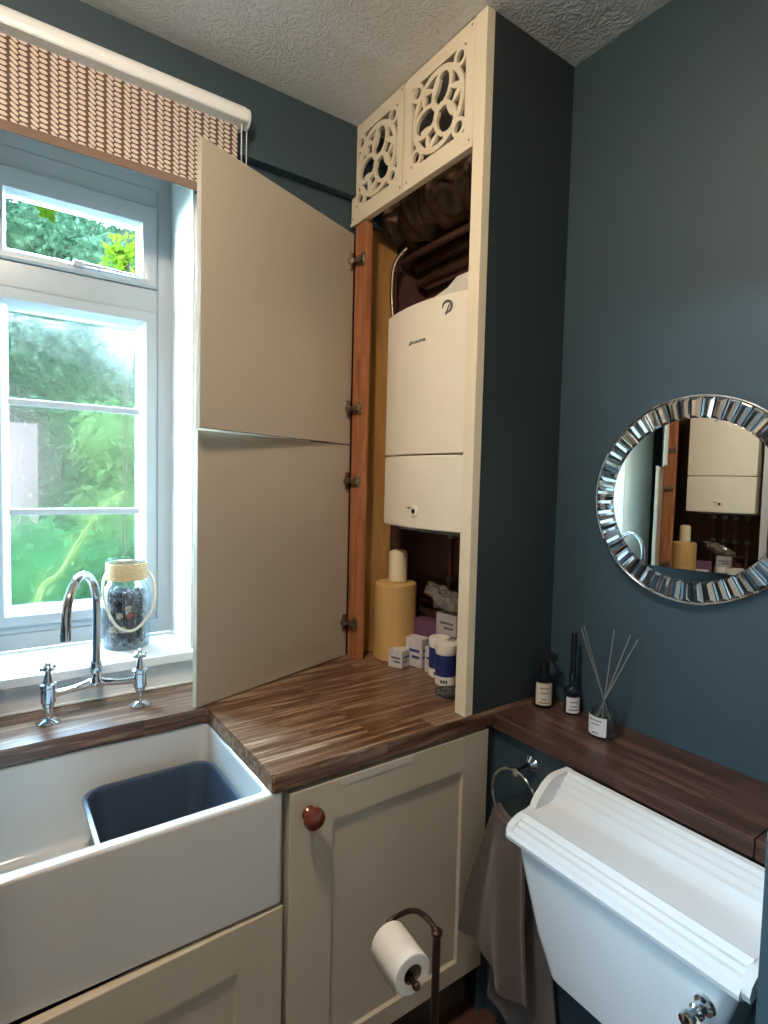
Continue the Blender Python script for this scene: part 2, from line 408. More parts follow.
# ------------------------------------------------------------------ worktop, shelf
b = B()
poly = [(XL+.001, 1.51), (.479, 1.51), (.487, 1.502), (.487, 1.082), (.493, 1.076), (1.150, 1.076), (XR-.001, 1.076), (XR-.001, 1.7245), (XL+.001, 1.7245)]
t = B(); prism(t, poly, lambda u, v, q: (u, v, q), .858, .90)
bmesh.ops.bevel(t, geom=[e for e in t.edges if abs(e.verts[0].co.z-e.verts[1].co.z) < 1e-5], offset=.0025, segments=2, affect='EDGES')
merge(b, t)
tag(obj('worktop', b, 'worktop', loc=(.49, 1.08, .858)), 'brown stained wooden worktop with L-shaped cut-out around the sink, running into the open boiler cupboard', 'worktop')
sh = thing('shelf', 'dark wooden ledge along the teal wall above the toilet cistern', 'shelf', (1.15, .70, .848))
b = B(); box(b, 1.150, XR-.001, .418, 1.0752, .848, .888, .002); obj('board', b, 'shelf', sh)
b = B(); box(b, 1.150, XR-.001, .314, .4155, .848, .888, .002); obj('board', b, 'shelf', sh)

# ------------------------------------------------------------------ boiler cupboard
cup = thing('boiler_cupboard', 'tall open corner cupboard on the worktop with cream doors, fretwork top and dark teal side', 'cupboard', (1.05, 1.08, .90))
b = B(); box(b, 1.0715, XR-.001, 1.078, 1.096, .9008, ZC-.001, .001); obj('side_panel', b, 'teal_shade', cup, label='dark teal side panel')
b = B(); box(b, 1.043, 1.071, 1.0765, 1.118, .9008, ZC-.001, .002); obj('post', b, 'fret', cup)
b = B(); box(b, 1.0715, 1.095, 1.0965, 1.136, .9008, 2.42, .002); obj('batten', b, 'pine', cup, label='bare pine batten')
b = B(); box(b, 1.052, 1.078, 1.632, 1.700, .9008, 2.42, .002); obj('batten', b, 'pine', cup, label='bare orange pine batten')
b = B(); box(b, 1.079, 1.235, 1.702, 1.716, .9008, 2.42, .002); obj('lining_board', b, 'ply', cup, label='yellowed pine lining board')
b = B(); box(b, 1.236, XR-.001, 1.716, 1.7235, .9008, 2.50, 0); box(b, 1.386, XR-.001, 1.0965, 1.7155, .9008, 2.60, 0)
obj('back_lining', b, 'brick', cup, label='dark red-brown bare plaster')

# fretwork panels: one pierced board cut from a signed-distance outline
def fret_sdf(u, v):
    """<0 inside the wood; u, v measured from the centre of a .29 x .312 panel"""
    def ring(x, y, r, h): return abs(math.hypot(u-x, v-y)-r)-h-.0007
    def oval(x, y, a, bb, ang, h):
        c, s = math.cos(ang), math.sin(ang); p, q = (u-x)*c+(v-y)*s, -(u-x)*s+(v-y)*c
        k = math.hypot(p/a, q/bb); return abs(k-1)*min(a, bb)-h-.0006
    def leaf(x, y, ang, L, W):
        c, s = math.cos(ang), math.sin(ang); p, q = (u-x)*c+(v-y)*s, -(u-x)*s+(v-y)*c
        if not 0 <= p <= L: return max(-p, p-L)
        return abs(q)-W*math.sin(PI*(p/L)**.8)
    hole = .115
    d = -(max(abs(u), abs(v))-hole)                                  # frame
    d = min(d, ring(0, 0, .1035, .0072))
    for sx in (-1, 1):
        for sy in (-1, 1): d = min(d, ring(sx*.091, sy*.091, .0205, .0048))
    for k in range(3):
        a = math.radians(70+120*k); cx, cy = .052*math.cos(a), .052*math.sin(a)
        d = min(d, oval(cx, cy, .050, .036, a, .0052))
        d = min(d, leaf(cx+.046*math.cos(a+2.2), cy+.046*math.sin(a+2.2), a-.35, .058, .0095))
        a2 = a+math.radians(60); rx, ry = .100*math.cos(a2), .100*math.sin(a2)
        d = min(d, leaf(rx, ry, a2+PI-.55, .052, .0085), leaf(rx, ry, a2+PI+.55, .052, .0085))
    d = min(d, math.hypot(u, v)-.010)
    return d
def fret_mesh(W=.2895, H=.312, N=116):
    bm = B(); xs = [-W/2+W*i/N for i in range(N+1)]; ys = [-H/2+H*i/N for i in range(N+1)]
    D = [[fret_sdf(x, y) for y in ys] for x in xs]; cache = {}
    def vert(key, p):
        if key not in cache: cache[key] = bm.verts.new((p[0], p[1], 0))
        return cache[key]
    for i in range(N):
        for j in range(N):
            c = [(i, j), (i+1, j), (i+1, j+1), (i, j+1)]; poly = []
            for k in range(4):
                a, bq = c[k], c[(k+1) % 4]; da, db = D[a[0]][a[1]], D[bq[0]][bq[1]]
                if da < 0: poly.append(vert(a, (xs[a[0]], ys[a[1]])))
                if (da < 0) != (db < 0):
                    t = da/(da-db); key = tuple(sorted((a, bq)))
                    poly.append(vert(key, (xs[a[0]]+t*(xs[bq[0]]-xs[a[0]]), ys[a[1]]+t*(ys[bq[1]]-ys[a[1]]))))
            if len(poly) >= 3:
                try: bm.faces.new(poly)
                except ValueError: pass
    r = bmesh.ops.extrude_face_region(bm, geom=bm.faces[:])
    bmesh.ops.translate(bm, verts=[g for g in r['geom'] if isinstance(g, bmesh.types.BMVert)], vec=(0, 0, .010))
    return bm
for yc in (1.5715, 1.268):
    t = fret_mesh()
    # panel u runs towards -y, v up, thickness towards +x from the front face
    for v in t.verts:
        u_, v_, w_ = v.co; v.co = Vector((1.044+w_, yc-u_, 2.5765+v_))
    fp = obj('fretwork_panel', t, 'fret', cup, sharp=40)
    for du, dv in ((.135, -.145), (.135, .145), (-.135, -.145)):
        b = B(); lathe(b, [(.0035, 0), (.0035, .001), (.001, .0016)], (1.0445, yc-du, 2.5765+dv), 10, axis_mat((-1, 0, 0)))
        obj('screw', b, 'screw', fp)
b = B(); box(b, 1.046, 1.064, 1.4165, 1.423, 2.421, 2.7325, .001); box(b, 1.0435, 1.066, 1.1185, 1.123, 2.421, 2.7325, .001)
box(b, 1.042, 1.066, 1.1185, 1.7235, 2.408, 2.4205, .004)
obj('fretwork_rail', b, 'fret', cup)

def hinge(parent, z, hx, hy, th):
    """concealed hinge: plate screwed on the door, arm and mounting plate on the batten"""
    dx, dy = -math.cos(th), -math.sin(th); nx, ny = math.sin(th), -math.cos(th)     # along the door, out of its inner face
    R = Matrix(((dx, nx, 0, 0), (dy, ny, 0, 0), (0, 0, 1, 0), (0, 0, 0, 1)))
    def P(a, n_, q=0): return Vector((hx+dx*a+nx*n_, hy+dy*a+ny*n_, z+q))
    b = B(); T = Matrix.Translation((hx, hy, z)) @ R
    box(b, .010, .026, .0004, .008, -.029, .029, .002, 2, T)
    lathe(b, [(.0155, 0), (.0155, .004), (.012, .006)], P(.018, .0002), 18, axis_mat((nx, ny, 0)))
    box(b, .004, .024, .006, .017, -.009, .009, .002, 2, T)
    e = Vector((1.044, 1.664, z)); s = P(.008, .012)
    d = (e-s); L = d.length; d.normalize()
    Q = Matrix.Translation(s) @ axis_mat(d)
    box(b, -.009, .009, -.006, .006, 0, L, .002, 2, Q)
    box(b, 1.036, 1.0518, 1.640, 1.672, z-.010, z+.010, .003); box(b, 1.0475, 1.0518, 1.636, 1.662, z-.021, z+.021, .0015)
    for q in (-.015, .015): lathe(b, [(.0045, 0), (.0045, .002), (.002, .003)], (1.0476, 1.648, z+q), 10, axis_mat((-1, 0, 0)))
    obj('hinge', b, 'steel', parent)
for z0, z1, th, W_, hz in ((1.6575, 2.381, math.radians(21.7), .645, (2.283, 1.780)), (.9035, 1.6545, math.radians(18.2), .622, (1.529, 1.027))):
    hx, hy = 1.047, 1.7005
    dx, dy = -math.cos(th), -math.sin(th); nx, ny = math.sin(th), -math.cos(th)
    T = Matrix(((dx, -nx, 0, hx), (dy, -ny, 0, hy), (0, 0, 1, 0), (0, 0, 0, 1)))
    b = B(); box(b, 0, W_, 0, .018, z0, z1, .0015, 2, T)
    # paint chip / screw hole near the free edge
    lathe(b, [(.0025, 0), (.0025, .0006)], Vector((hx+dx*(W_-.045)+nx*.0002, hy+dy*(W_-.045)+ny*.0002, z1-.035)), 8, axis_mat((nx, ny, 0)))
    d = obj('door', b, 'door_cream', cup)
    for z in hz: hinge(d, z, hx, hy, th)

# ------------------------------------------------------------------ boiler and pipes
bo = thing('boiler', 'white wall-hung boiler with bowed front panel inside the open cupboard', 'boiler', (1.24, 1.38, 1.38))
def bowed(y0, y1, xs, xm, z, n=16, xb=1.36):
    f = [(xs-(xs-xm)*(1-((2*k/n)-1)**2), y0+(y1-y0)*k/n) for k in range(n+1)]
    return zr([(xb, y0)]+f+[(xb, y1)], z)
def slab(z0, z1, y0=1.1865, y1=1.5745, xs=1.112, xm=1.084, xb=1.36):
    bm = B(); e = .004
    loft(bm, [bowed(y0+e, y1-e, xs+e, xm+e, z0, xb=xb), bowed(y0, y1, xs, xm, z0+e, xb=xb), bowed(y0, y1, xs, xm, z1-e, xb=xb), bowed(y0+e, y1-e, xs+e, xm+e, z1, xb=xb)])
    return bm
obj('casing', slab(1.6165, 2.080), 'boiler', bo, sharp=50)
obj('flap', slab(1.386, 1.6125, xb=1.30), 'boiler', bo, sharp=50)
b = B(); box(b, 1.12, 1.355, 1.195, 1.50, 1.374, 1.3855, .003); obj('base_tray', b, 'grey_plastic', bo)
b = B(); loft(b, [zr(rrect(1.16, 1.355, 1.20, 1.53, .02), 2.0805), zr(rrect(1.17, 1.355, 1.20, 1.50, .03), 2.105), zr(rrect(1.20, 1.355, 1.20, 1.40, .03), 2.15), zr(rrect(1.20, 1.355, 1.20, 1.36, .03), 2.172)])
obj('flue_turret', b, 'tub_white', bo)
def bowx(y, xs=1.112, xm=1.084):
    k = (y-1.1865)/(.388); return xs-(xs-xm)*(1-(2*k-1)**2)
b = B()
ya, za, ra = 1.258, 2.040, .0165
arc = [(bowx(ya+ra*math.cos(t))-.001, ya+ra*math.cos(t), za+ra*math.sin(t)) for t in [math.radians(100+q*12) for q in range(-9, 17)]]
tube(b, arc, [.0012+.0028*math.sin(PI*i/(len(arc)-1)) for i in range(len(arc))], 8)
tube(b, [(bowx(1.252)-.001, 1.250, 2.045), (bowx(1.262)-.001, 1.262, 2.018)], .0022, 8)
obj('emblem', b, 'ink', bo, label='dark ring emblem with a slanted bar')
cu = bpy.data.curves.new('mark', 'FONT'); cu.body = 'WORCESTER'; cu.size = .0125; cu.extrude = .0006; cu.align_x = 'LEFT'
to = bpy.data.objects.new('mark', cu); COL.objects.link(to)
dg = bpy.context.evaluated_depsgraph_get(); dg.update()
me = bpy.data.meshes.new_from_object(to.evaluated_get(dg)); bm = B(); bm.from_mesh(me); bpy.data.objects.remove(to)
for v in bm.verts:
    y = 1.408-v.co.x*.92; v.co = Vector((bowx(y)-.0008-v.co.z, y, 1.957+v.co.y))
t = B(); prism(t, [(1.424, 1.956), (1.411, 1.956), (1.409, 1.970), (1.413, 1.968)], lambda u, v, q: (bowx(u)-q, u, v), -.0002, .0012); merge(bm, t)
obj('wordmark', bm, 'ink', bo, label='small dark lettering and pointed mark')
b = B(); yk = 1.372
lathe(b, [(.020, 0), (.019, .004), (.013, .0065), (.0125, .0045), (.0, .0045)], (bowx(yk)+.0005, yk, 1.440), 20, axis_mat((-1, 0, 0)), True, False)
k_ = obj('flap_catch', b, 'boiler', bo)
b = B(); lathe(b, [(.0075, 0), (.0075, .003), (.005, .005)], (bowx(yk)-.0035, yk, 1.440), 16, axis_mat((-1, 0, 0)))
prism(b, [(yk+.046, 1.450), (yk+.016, 1.445), (yk+.016, 1.452)], lambda u, v, q: (bowx(u)-q, u, v), -.001, .0015)
obj('catch_screw', b, 'black', k_)

def pipe(name, pts, r, mat, label, sub=5, group=None):
    b = B(); tube(b, smooth(pts, sub) if sub else pts, r, 10)
    return tag(obj(name, b, mat, loc=pts[0]), label, 'pipe', group)
P_ = 'pipe'
for y, x, lab in ((1.47, 1.332, 'leftmost of the copper pipes dropping from the boiler to the worktop'), (1.405, 1.332, 'second copper pipe from the left below the boiler'),
                  (1.34, 1.332, 'third copper pipe from the left below the boiler'), (1.27, 1.332, 'copper pipe below the boiler nearest the cream post')):
    b = B(); tube(b, [(x, y, 1.373), (x, y, .9005)], .009, 12); p = tag(obj('copper_pipe', b, 'copper', loc=(x, y, .9005)), lab, 'pipe', 'copper pipes below the boiler')
    for z in (1.335, 1.18):
        b = B(); lathe(b, [(.009, 0), (.015, .002), (.015, .020), (.009, .022)], (x, y, z), 6); obj('nut', b, 'steel', p)
pipe('copper_pipe', [(1.369, 1.67, 1.16), (1.369, 1.40, 1.165), (1.369, 1.13, 1.16)], .011, 'brown_pipe', 'upper dark pipe running level along the wall behind the boiler pipes')
pipe('copper_pipe', [(1.369, 1.67, 1.08), (1.369, 1.40, 1.085), (1.369, 1.13, 1.08)], .011, 'brown_pipe', 'lower dark pipe running level along the wall behind the boiler pipes')
b = B(); tube(b, smooth([(1.20, 1.67, 2.12), (1.195, 1.675, 2.2), (1.20, 1.67, 2.30), (1.23, 1.64, 2.36)], 10), .009, 12)
tag(obj('braided_hose', b, 'hose', loc=(1.20, 1.67, 2.12)), 'braided metal hose hanging at the left above the boiler', 'hose')
for y, x, z, r, lab in ((0, 1.33, 2.27, .014, 'lowest of the dark pipes crossing above the boiler'), (0, 1.32, 2.32, .014, 'middle dark pipe crossing above the boiler'), (0, 1.25, 2.33, .012, 'frontmost dark pipe crossing above the boiler')):
    pipe('heating_pipe', [(x, 1.695, z), (x-.005, 1.40, z+.004), (x, 1.12, z)], r, 'brown_pipe', lab)
b = B(); pts = [(1.24, 1.665, 2.455), (1.235, 1.60, 2.45), (1.24, 1.48, 2.462), (1.235, 1.36, 2.452), (1.24, 1.24, 2.46), (1.24, 1.175, 2.455)]
tube(b, smooth(pts, 10), [.080+.010*math.sin(i*.55)+.006*math.sin(i*1.3+1) for i in range(51)], 36)
for v in b.verts:
    p = v.co; v.co = p+Vector((math.sin(p.y*61+p.z*40)*.006+random.uniform(-.003, .003), math.sin(p.x*70+p.z*55)*.006, math.sin(p.y*47+p.x*66)*.007+random.uniform(-.003, .003)))
tag(obj('flue_duct', b, 'lagging', loc=(1.24, 1.4, 2.38), sharp=60), 'crumpled brown foil-wrapped duct under the cupboard top', 'duct')

# ------------------------------------------------------------------ things in the cupboard
b = B(); R = .0755
lathe(b, [(R-.006, 0), (R, .006), (R, .262), (R-.003, .270), (R-.010, .274), (.0, .2745)], (1.190, 1.600, .9005), 40, None, True, False)
tag(obj('pillar_candle', b, 'wax_tan', loc=(1.19, 1.60, .9005)), 'wide tan cylinder standing on the worktop at the back left of the cupboard', 'candle')
c = thing('pillar_candle', 'small cream pillar candle standing on top of the wide tan cylinder', 'candle', (1.196, 1.598, 1.1755))
b = B(); r = .033
lathe(b, [(r-.003, 0), (r, .003), (r, .100), (r-.004, .108), (r-.012, .112), (.010, .108), (.0, .106)], (1.196, 1.598, 1.1755), 28, None, True, False); obj('body', b, 'wax', c)
b = B(); tube(b, [(1.196, 1.598, 1.280), (1.197, 1.598, 1.290)], .0012, 6); obj('wick', b, 'black', c)

def carton(name, label, x, y, z, sx, sy, sz, rot, mats, stripe=None, group=None):
    t = thing(name, label, 'box', (x, y, z), group)
    T = Matrix.Translation((x, y, z)) @ Matrix.Rotation(rot, 4, 'Z')
    b = B(); box(b, -sx/2, sx/2, -sy/2, sy/2, 0, sz, .001, 1, T); obj('body', b, mats[0], t)
    b = B()
    for k in range(2): box(b, -sx/2-.0004, -sx/2+.001, -sy*.36, sy*(.1+.2*k), sz*(.30+.22*k), sz*(.40+.22*k), 0, 1, T)
    box(b, -sx*.34, sx*.30, -sy/2-.0004, -sy/2+.001, sz*.55, sz*.65, 0, 1, T); box(b, -sx*.34, sx*.1, -sy/2-.0004, -sy/2+.001, sz*.32, sz*.40, 0, 1, T)
    obj('print', b, mats[1], t, label='printed bands')
    b = B(); box(b, -sx*.47, sx*.47, -sy*.47, sy*.47, sz-.0004, sz+.0006, .0003, 1, T); obj('lid_flap', b, mats[0], t)
    return t
carton('carton', 'small white printed box at the front left of the cupboard clutter', 1.150, 1.515, .9005, .056, .056, .058, .35, ('box_white', 'ink'))
carton('carton', 'upright white and blue carton right behind the small white box', 1.205, 1.486, .9005, .045, .070, .098, .25, ('box_white', 'box_blue'))
carton('carton', 'purple carton leaning behind the white and blue carton', 1.262, 1.500, .9005, .05, .10, .150, .25, ('box_purple', 'box_white'))
carton('carton', 'white carton beside the blue tubs, its lower half printed blue', 1.207, 1.402, .9005, .04, .045, .085, .1, ('box_white', 'box_blue'))
carton('carton', 'tall grey carton behind the tubs carrying the square grey box', 1.262, 1.375, .9005, .055, .10, .125, .1, ('box_grey', 'ink'))
carton('carton', 'square grey box raised on the carton behind the tubs', 1.258, 1.375, 1.0275, .06, .085, .072, .15, ('box_grey', 'ink'))
def tub(x, y, label, z=.9005, h=.128, r=.0325, band=True):
    t = thing('tub', label, 'tub', (x, y, z), 'white and navy tubs')
    b = B(); lathe(b, [(r-.003, 0), (r, .003), (r, h-.028), (r-.001, h-.026)], (x, y, z), 28); obj('body', b, 'tub_white', t)
    b = B(); lathe(b, [(r+.0004, .030), (r+.0006, .031), (r+.0006, h-.032), (r+.0004, h-.031)], (x, y, z), 28, None, False, False); obj('label', b, 'tub_blue', t, label='navy wrap label')
    b = B(); lathe(b, [(r+.0015, h-.026), (r+.002, h-.024), (r+.002, h-.004), (r, h), (.0, h+.0005)], (x, y, z), 28, None, True, False); obj('lid', b, 'tub_white', t)
    b = B()
    for q in range(3):
        a = math.radians(205+q*14); box(b, -.003, .003, -.0003, .001, .010, .020, 0, 1, Matrix.Translation((x+r*math.cos(a), y+r*math.sin(a), z)) @ Matrix.Rotation(a-PI/2, 4, 'Z'))
    obj('print', b, 'ink', t)
tub(1.170, 1.300, 'white tub with navy label, frontmost beside the cream post')
tub(1.200, 1.368, 'white tub with navy label, partly hidden to the left of the front tub')
tub(1.245, 1.290, 'white tub mostly hidden between the front tub and the cream post')
b = B(); lathe(b, [(.048, 0), (.052, .002), (.052, .006), (.049, .0065), (.046, .003), (.0, .003)], (1.130, 1.225, .9005), 32, None, True, False)
tag(obj('glass_dish', b, 'bottle_glass', loc=(1.13, 1.225, .9005)), 'shallow clear dish on the worktop in front of the tubs', 'dish')
t = B(); bmesh.ops.create_icosphere(t, subdivisions=3, radius=1)
for v in t.verts:
    k = 1+.22*math.sin(9*v.co.x+3*v.co.z)*math.sin(7*v.co.y+5*v.co.z)+random.uniform(-.07, .07)
    v.co = Vector((1.255+v.co.x*.05*k, 1.405+v.co.y*.088*k+v.co.z*.02, 1.140+v.co.z*.036*k+v.co.y*.026))
tag(obj('plastic_bag', t, 'plastic_bag', loc=(1.262, 1.385, 1.10), sharp=10), 'crinkled shiny clear plastic bag on top of the grey box under the boiler', 'bag')

# ------------------------------------------------------------------ base cabinets
bc = thing('base_cabinet', 'cream base cabinet with a round wooden knob under the worktop', 'cabinet', (.83, 1.30, 0))
b = B(); box(b, .528, 1.142, 1.0985, 1.70, .15, .856, .001); obj('carcass', b, 'cream', bc)
b = B(); box(b, .53, 1.14, 1.14, 1.158, .001, .149, .001); obj('plinth', b, 'darkgap', bc)
def shaker(bm, x0, x1, z0, z1, px0, px1, pz0, pz1, yf=1.078, yb=1.0975, rec=.008, T=None):
    t = B(); outer = [(x0, z0), (x1, z0), (x1, z1), (x0, z1)]
    def ring(a, b_, c_, d_, y): return [(a, y, c_), (b_, y, c_), (b_, y, d_), (a, y, d_)]
    e = .0015; k = .005
    rings = [ring(x0, x1, z0, z1, yb), ring(x0, x1, z0, z1, yf+e), ring(x0+e, x1-e, z0+e, z1-e, yf), ring(px0, px1, pz0, pz1, yf), ring(px0+k, px1-k, pz0+k, pz1-k, yf+rec)]
    loft(t, rings, True, True)
    if T is not None: bmesh.ops.transform(t, matrix=T, verts=t.verts)
    return merge(bm, t)
b = B(); shaker(b, .530, 1.138, .155, .846, .639, 1.044, .209, .752)
d = obj('door', b, 'cream', bc, sharp=25)
def knob(parent, x, y, z):
    b = B(); lathe(b, [(.0165, 0), (.0150, .004), (.0115, .009), (.0120, .014), (.0190, .018), (.0240, .023), (.0250, .029), (.0225, .035), (.013, .0395), (.0, .041)], (x, y, z), 28, axis_mat((0, -1, 0)), True, False)
    obj('knob', b, 'knob', parent, label='polished reddish wooden knob')
knob(d, .5755, 1.0775, .790)
b = B(); box(b, .660, .870, 1.0765, 1.0785, .8265, .8455, .0004); obj('strip', b, 'strip', d, label='pale painted strip along the top edge')
sc_ = thing('sink_cabinet', 'cream cabinet under the Belfast sink with its door slightly ajar', 'cabinet', (.2, 1.30, 0))
b = B(); box(b, -.10, .518, 1.0985, 1.70, .15, .598, .001); obj('carcass', b, 'darkgap', sc_)
b = B(); box(b, -.10, .525, 1.14, 1.158, .001, .149, .001); obj('plinth', b, 'darkgap', sc_)
T = Matrix.Translation((.516, 1.0975, 0)) @ Matrix.Rotation(math.radians(2.2), 4, 'Z') @ Matrix.Translation((-.516, -1.0975, 0))
b = B(); shaker(b, -.095, .516, .155, .600, .0, .413, .209, .500, T=T); obj('door', b, 'cream', sc_, sharp=25)

# ------------------------------------------------------------------ sink and tap
b = B(); X0, X1, Y0, Y1 = -.090, .518, 1.0785, 1.545
def rr_(i, r): return rrect(X0+i, X1-i, Y0+i, Y1-i, r, 6)
loft(b, [zr(rr_(.004, .014), .606), zr(rr_(0, .016), .611), zr(rr_(0, .016), .849), zr(rr_(.003, .015), .8545), zr(rr_(.008, .013), .8565),
         zr(rr_(.024, .022), .8565), zr(rr_(.030, .022), .853), zr(rr_(.033, .024), .846), zr(rr_(.036, .03), .70), zr(rr_(.045, .035), .655), zr(rr_(.065, .04), .641), zr(rr_(.10, .05), .638)])
tag(obj('belfast_sink', b, 'fireclay', loc=(.21, 1.31, .606), sharp=60), 'white ceramic Belfast sink set in front of the window', 'sink')
b = B(); bx0, bx1, by0, by1 = .175, .470, 1.150, 1.445
def br(i, r=.045): return rrect(bx0+i, bx1-i, by0+i, by1-i, r, 8)
loft(b, [zr(br(.030), .6385), zr(br(.022), .644), zr(br(.003), .778), zr(br(-.006, .05), .780), zr(br(-.006, .05), .786), zr(br(.002, .047), .787), zr(br(.006), .780), zr(br(.022), .660), zr(br(.034), .648)])
tag(obj('washing_up_bowl', b, 'bowl', loc=(.32, 1.3, .6385), sharp=50), 'dark grey rounded plastic washing-up bowl in the right half of the sink', 'bowl')

fa = thing('bridge_tap', 'chrome bridge mixer tap with swan-neck spout behind the sink', 'tap', (.228, 1.615, .90))
yf = 1.617
b = B()
xl, xr_ = .119, .336
tube(b, [(xl+.01, yf, .972), (.175, yf, .976), (.205, yf, .982), (.228, yf, .986), (.251, yf, .982), (.28, yf, .976), (xr_-.01, yf, .972)], [.0095, .0088, .011, .016, .011, .0088, .0095], 14)
lathe(b, [(.014, 0), (.017, .006), (.017, .016), (.012, .026), (.0115, .034), (.0155, .040), (.0155, .060), (.0125, .066)], (.228, yf, .975), 24)
obj('bridge', b, 'chrome', fa)
b = B(); pts = [(.228, yf, 1.035), (.229, yf, 1.10), (.230, yf, 1.165)]
ex, ey = .142, 1.448
for k in range(1, 14):
    a = PI*k/14; q = (1-math.cos(a))/2
    pts.append((.230+(ex-.230)*q, yf+(ey-yf)*q, 1.185+.098*math.sin(a)))
pts += [(ex, ey, 1.180), (ex, ey, 1.157)]
tube(b, smooth(pts, 3), .0108, 16)
tube(b, [(ex, ey, 1.168), (ex, ey, 1.150)], .0125, 16)
obj('spout', b, 'chrome', fa)
for x in (xl, xr_):
    b = B(); lathe(b, [(.027, 0), (.027, .003), (.020, .008), (.011, .013), (.0095, .020), (.0095, .040), (.0135, .044), (.0135, .050), (.0175, .054), (.0175, .090), (.020, .093), (.020, .100), (.014, .104), (.012, .110), (.010, .120), (.0075, .128), (.0075, .134)], (x, yf, .9003), 24)
    obj('tap_body', b, 'chrome', fa)
    b = B(); lathe(b, [(.010, 0), (.012, .003), (.012, .010), (.008, .014), (.006, .022), (.0, .024)], (x, yf, 1.034), 18, None, True, False)
    for dx, dy in ((1, 0), (-1, 0), (0, 1), (0, -1)):
        a = Matrix.Rotation(math.radians(28), 4, 'Z') @ Vector((dx, dy, 0))
        c0 = Vector((x, yf, 1.041)); tube(b, [c0, c0+a*.009, c0+a*.014, c0+a*.017], [.0048, .0044, .0062, .004], 12)
        ball(b, c0+a*.0155, .0062, 2)
    obj('cross_handle', b, 'chrome', fa)

# ------------------------------------------------------------------ jar on the sill
jx, jy, jz = .345, 1.845, 1.0055
ja = thing('glass_jar', 'glass jar with twine-wrapped neck and rope handle on the window sill', 'jar', (jx, jy, jz))
b = B()
pr = [(.052, 0), (.064, .004), (.067, .014), (.067, .165), (.064, .182), (.054, .200), (.0525, .208), (.0525, .262), (.055, .266), (.055, .272), (.050, .273)]
inn = [(.049, .262), (.049, .208), (.051, .198), (.061, .180), (.064, .164), (.064, .016), (.060, .008), (.0, .007)]
lathe(b, pr+inn, (jx, jy, jz), 40, None, True, False); obj('glass_body', b, 'jar_glass', ja)
b = B()
for k in range(9): tube(b, [(jx+.0560*math.cos(t), jy+.0560*math.sin(t), jz+.2115+k*.0056) for t in [2*PI*i/32 for i in range(32)]], .0030, 6, True)
obj('twine_band', b, 'twine', ja)
b = B(); hp = [(jx+.060, jy-.012, jz+.228), (jx+.070, jy-.040, jz+.20), (jx+.066, jy-.064, jz+.145), (jx+.040, jy-.076, jz+.095), (jx, jy-.080, jz+.066), (jx-.04, jy-.074, jz+.082), (jx-.066, jy-.052, jz+.14), (jx-.070, jy-.028, jz+.20), (jx-.060, jy-.008, jz+.228)]
tube(b, smooth(hp, 6), .0042, 10); obj('rope_handle', b, 'rope', ja)
# contents: dried pods and petals, each its own object
pm = []
for mt in ('pod', 'pod_tan', 'pod_red'):
    t = B(); bmesh.ops.create_icosphere(t, subdivisions=2, radius=.0115)
    for v in t.verts: v.co *= 1+.28*math.sin(4*math.atan2(v.co.y, v.co.x)+6*v.co.z/.0115)*(.6+random.random()*.4)
    m_ = bpy.data.meshes.new('dried_pod')
    t.to_mesh(m_); t.free(); m_.materials.append(M[mt]); pm.append(m_)
k = 0
layer = 0
spots = []
z = jz+.022
while z < jz+.168:
    off = layer*.55
    for rr, n in ((.046, 10), (.020, 4)):
        for i in range(n):
            a = 2*PI*i/n+off; spots.append((jx+rr*math.cos(a), jy+rr*math.sin(a), z+random.uniform(-.002, .002)))
    z += .0205; layer += 1
for p in spots:
    front = p[1] < jy-.02
    hgt = p[2]-jz
    kind = 0
    if front and .06 < hgt < .125 and p[0] < jx+.01: kind = 1 if random.random() < .65 else 0
    if front and .095 < hgt < .12 and abs(p[0]-jx-.004) < .016: kind = 2
    o = bpy.data.objects.new(('dried_pod', 'dried_slice', 'dried_petal')[kind], pm[kind]); COL.objects.link(o)
    o.location = p; o.rotation_euler = (random.random()*6, random.random()*6, random.random()*6)
    s = random.uniform(.85, 1.0); o.scale = (s, s, s*random.uniform(.75, 1.0))
    tag(o, ('dark dried pod packed in the glass jar on the window sill', 'pale tan dried slice in the middle of the glass jar on the sill', 'red dried petal showing through the front of the glass jar')[kind],
        ('dried pod', 'dried slice', 'dried petal')[kind], ('dark pods in the jar', 'tan slices in the jar', 'red petals in the jar')[kind])

# ------------------------------------------------------------------ roller blind
bl = thing('roller_blind', 'half-lowered roller blind in brown fabric with cream leaf pattern over the window', 'blind', (.3, 1.65, 2.60))
b = B(); x0, x1 = XL+.004, .630
prism(b, [(1.622, 2.562), (1.618, 2.575), (1.622, 2.592), (1.632, 2.606), (1.646, 2.612), (1.688, 2.612), (1.688, 2.560), (1.660, 2.556)], lambda u, v, q: (q, u, v), x0, x1)
bmesh.ops.bevel(b, geom=b.edges[:], offset=.002, segments=2, affect='EDGES'); obj('cassette', b, 'white_paint', bl)
b = B(); lathe(b, [(.024, 0), (.028, .002), (.028, .009), (.024, .011)], (.6305, 1.652, 2.583), 24, axis_mat((1, 0, 0))); obj('end_cap', b, 'white_paint', bl)
b = B(); box(b, x0+.006, .610, 1.6535, 1.6545, 2.362, 2.560, 0)
obj('fabric', b, 'blind', bl)
b = B(); box(b, x0+.006, .610, 1.650, 1.658, 2.338, 2.3615, .003); obj('hem_bar', b, 'hem', bl)
b = B()
for xx, yy in ((.617, 1.640), (.640, 1.660)):
    z = 2.56
    while z > 2.17:
        ball(b, (xx, yy, z), .0026, 1); z -= .0062
    tube(b, [(xx, yy, 2.57), (xx, yy, 2.165)], .0009, 5)
obj('bead_chain', b, 'white_paint', bl)

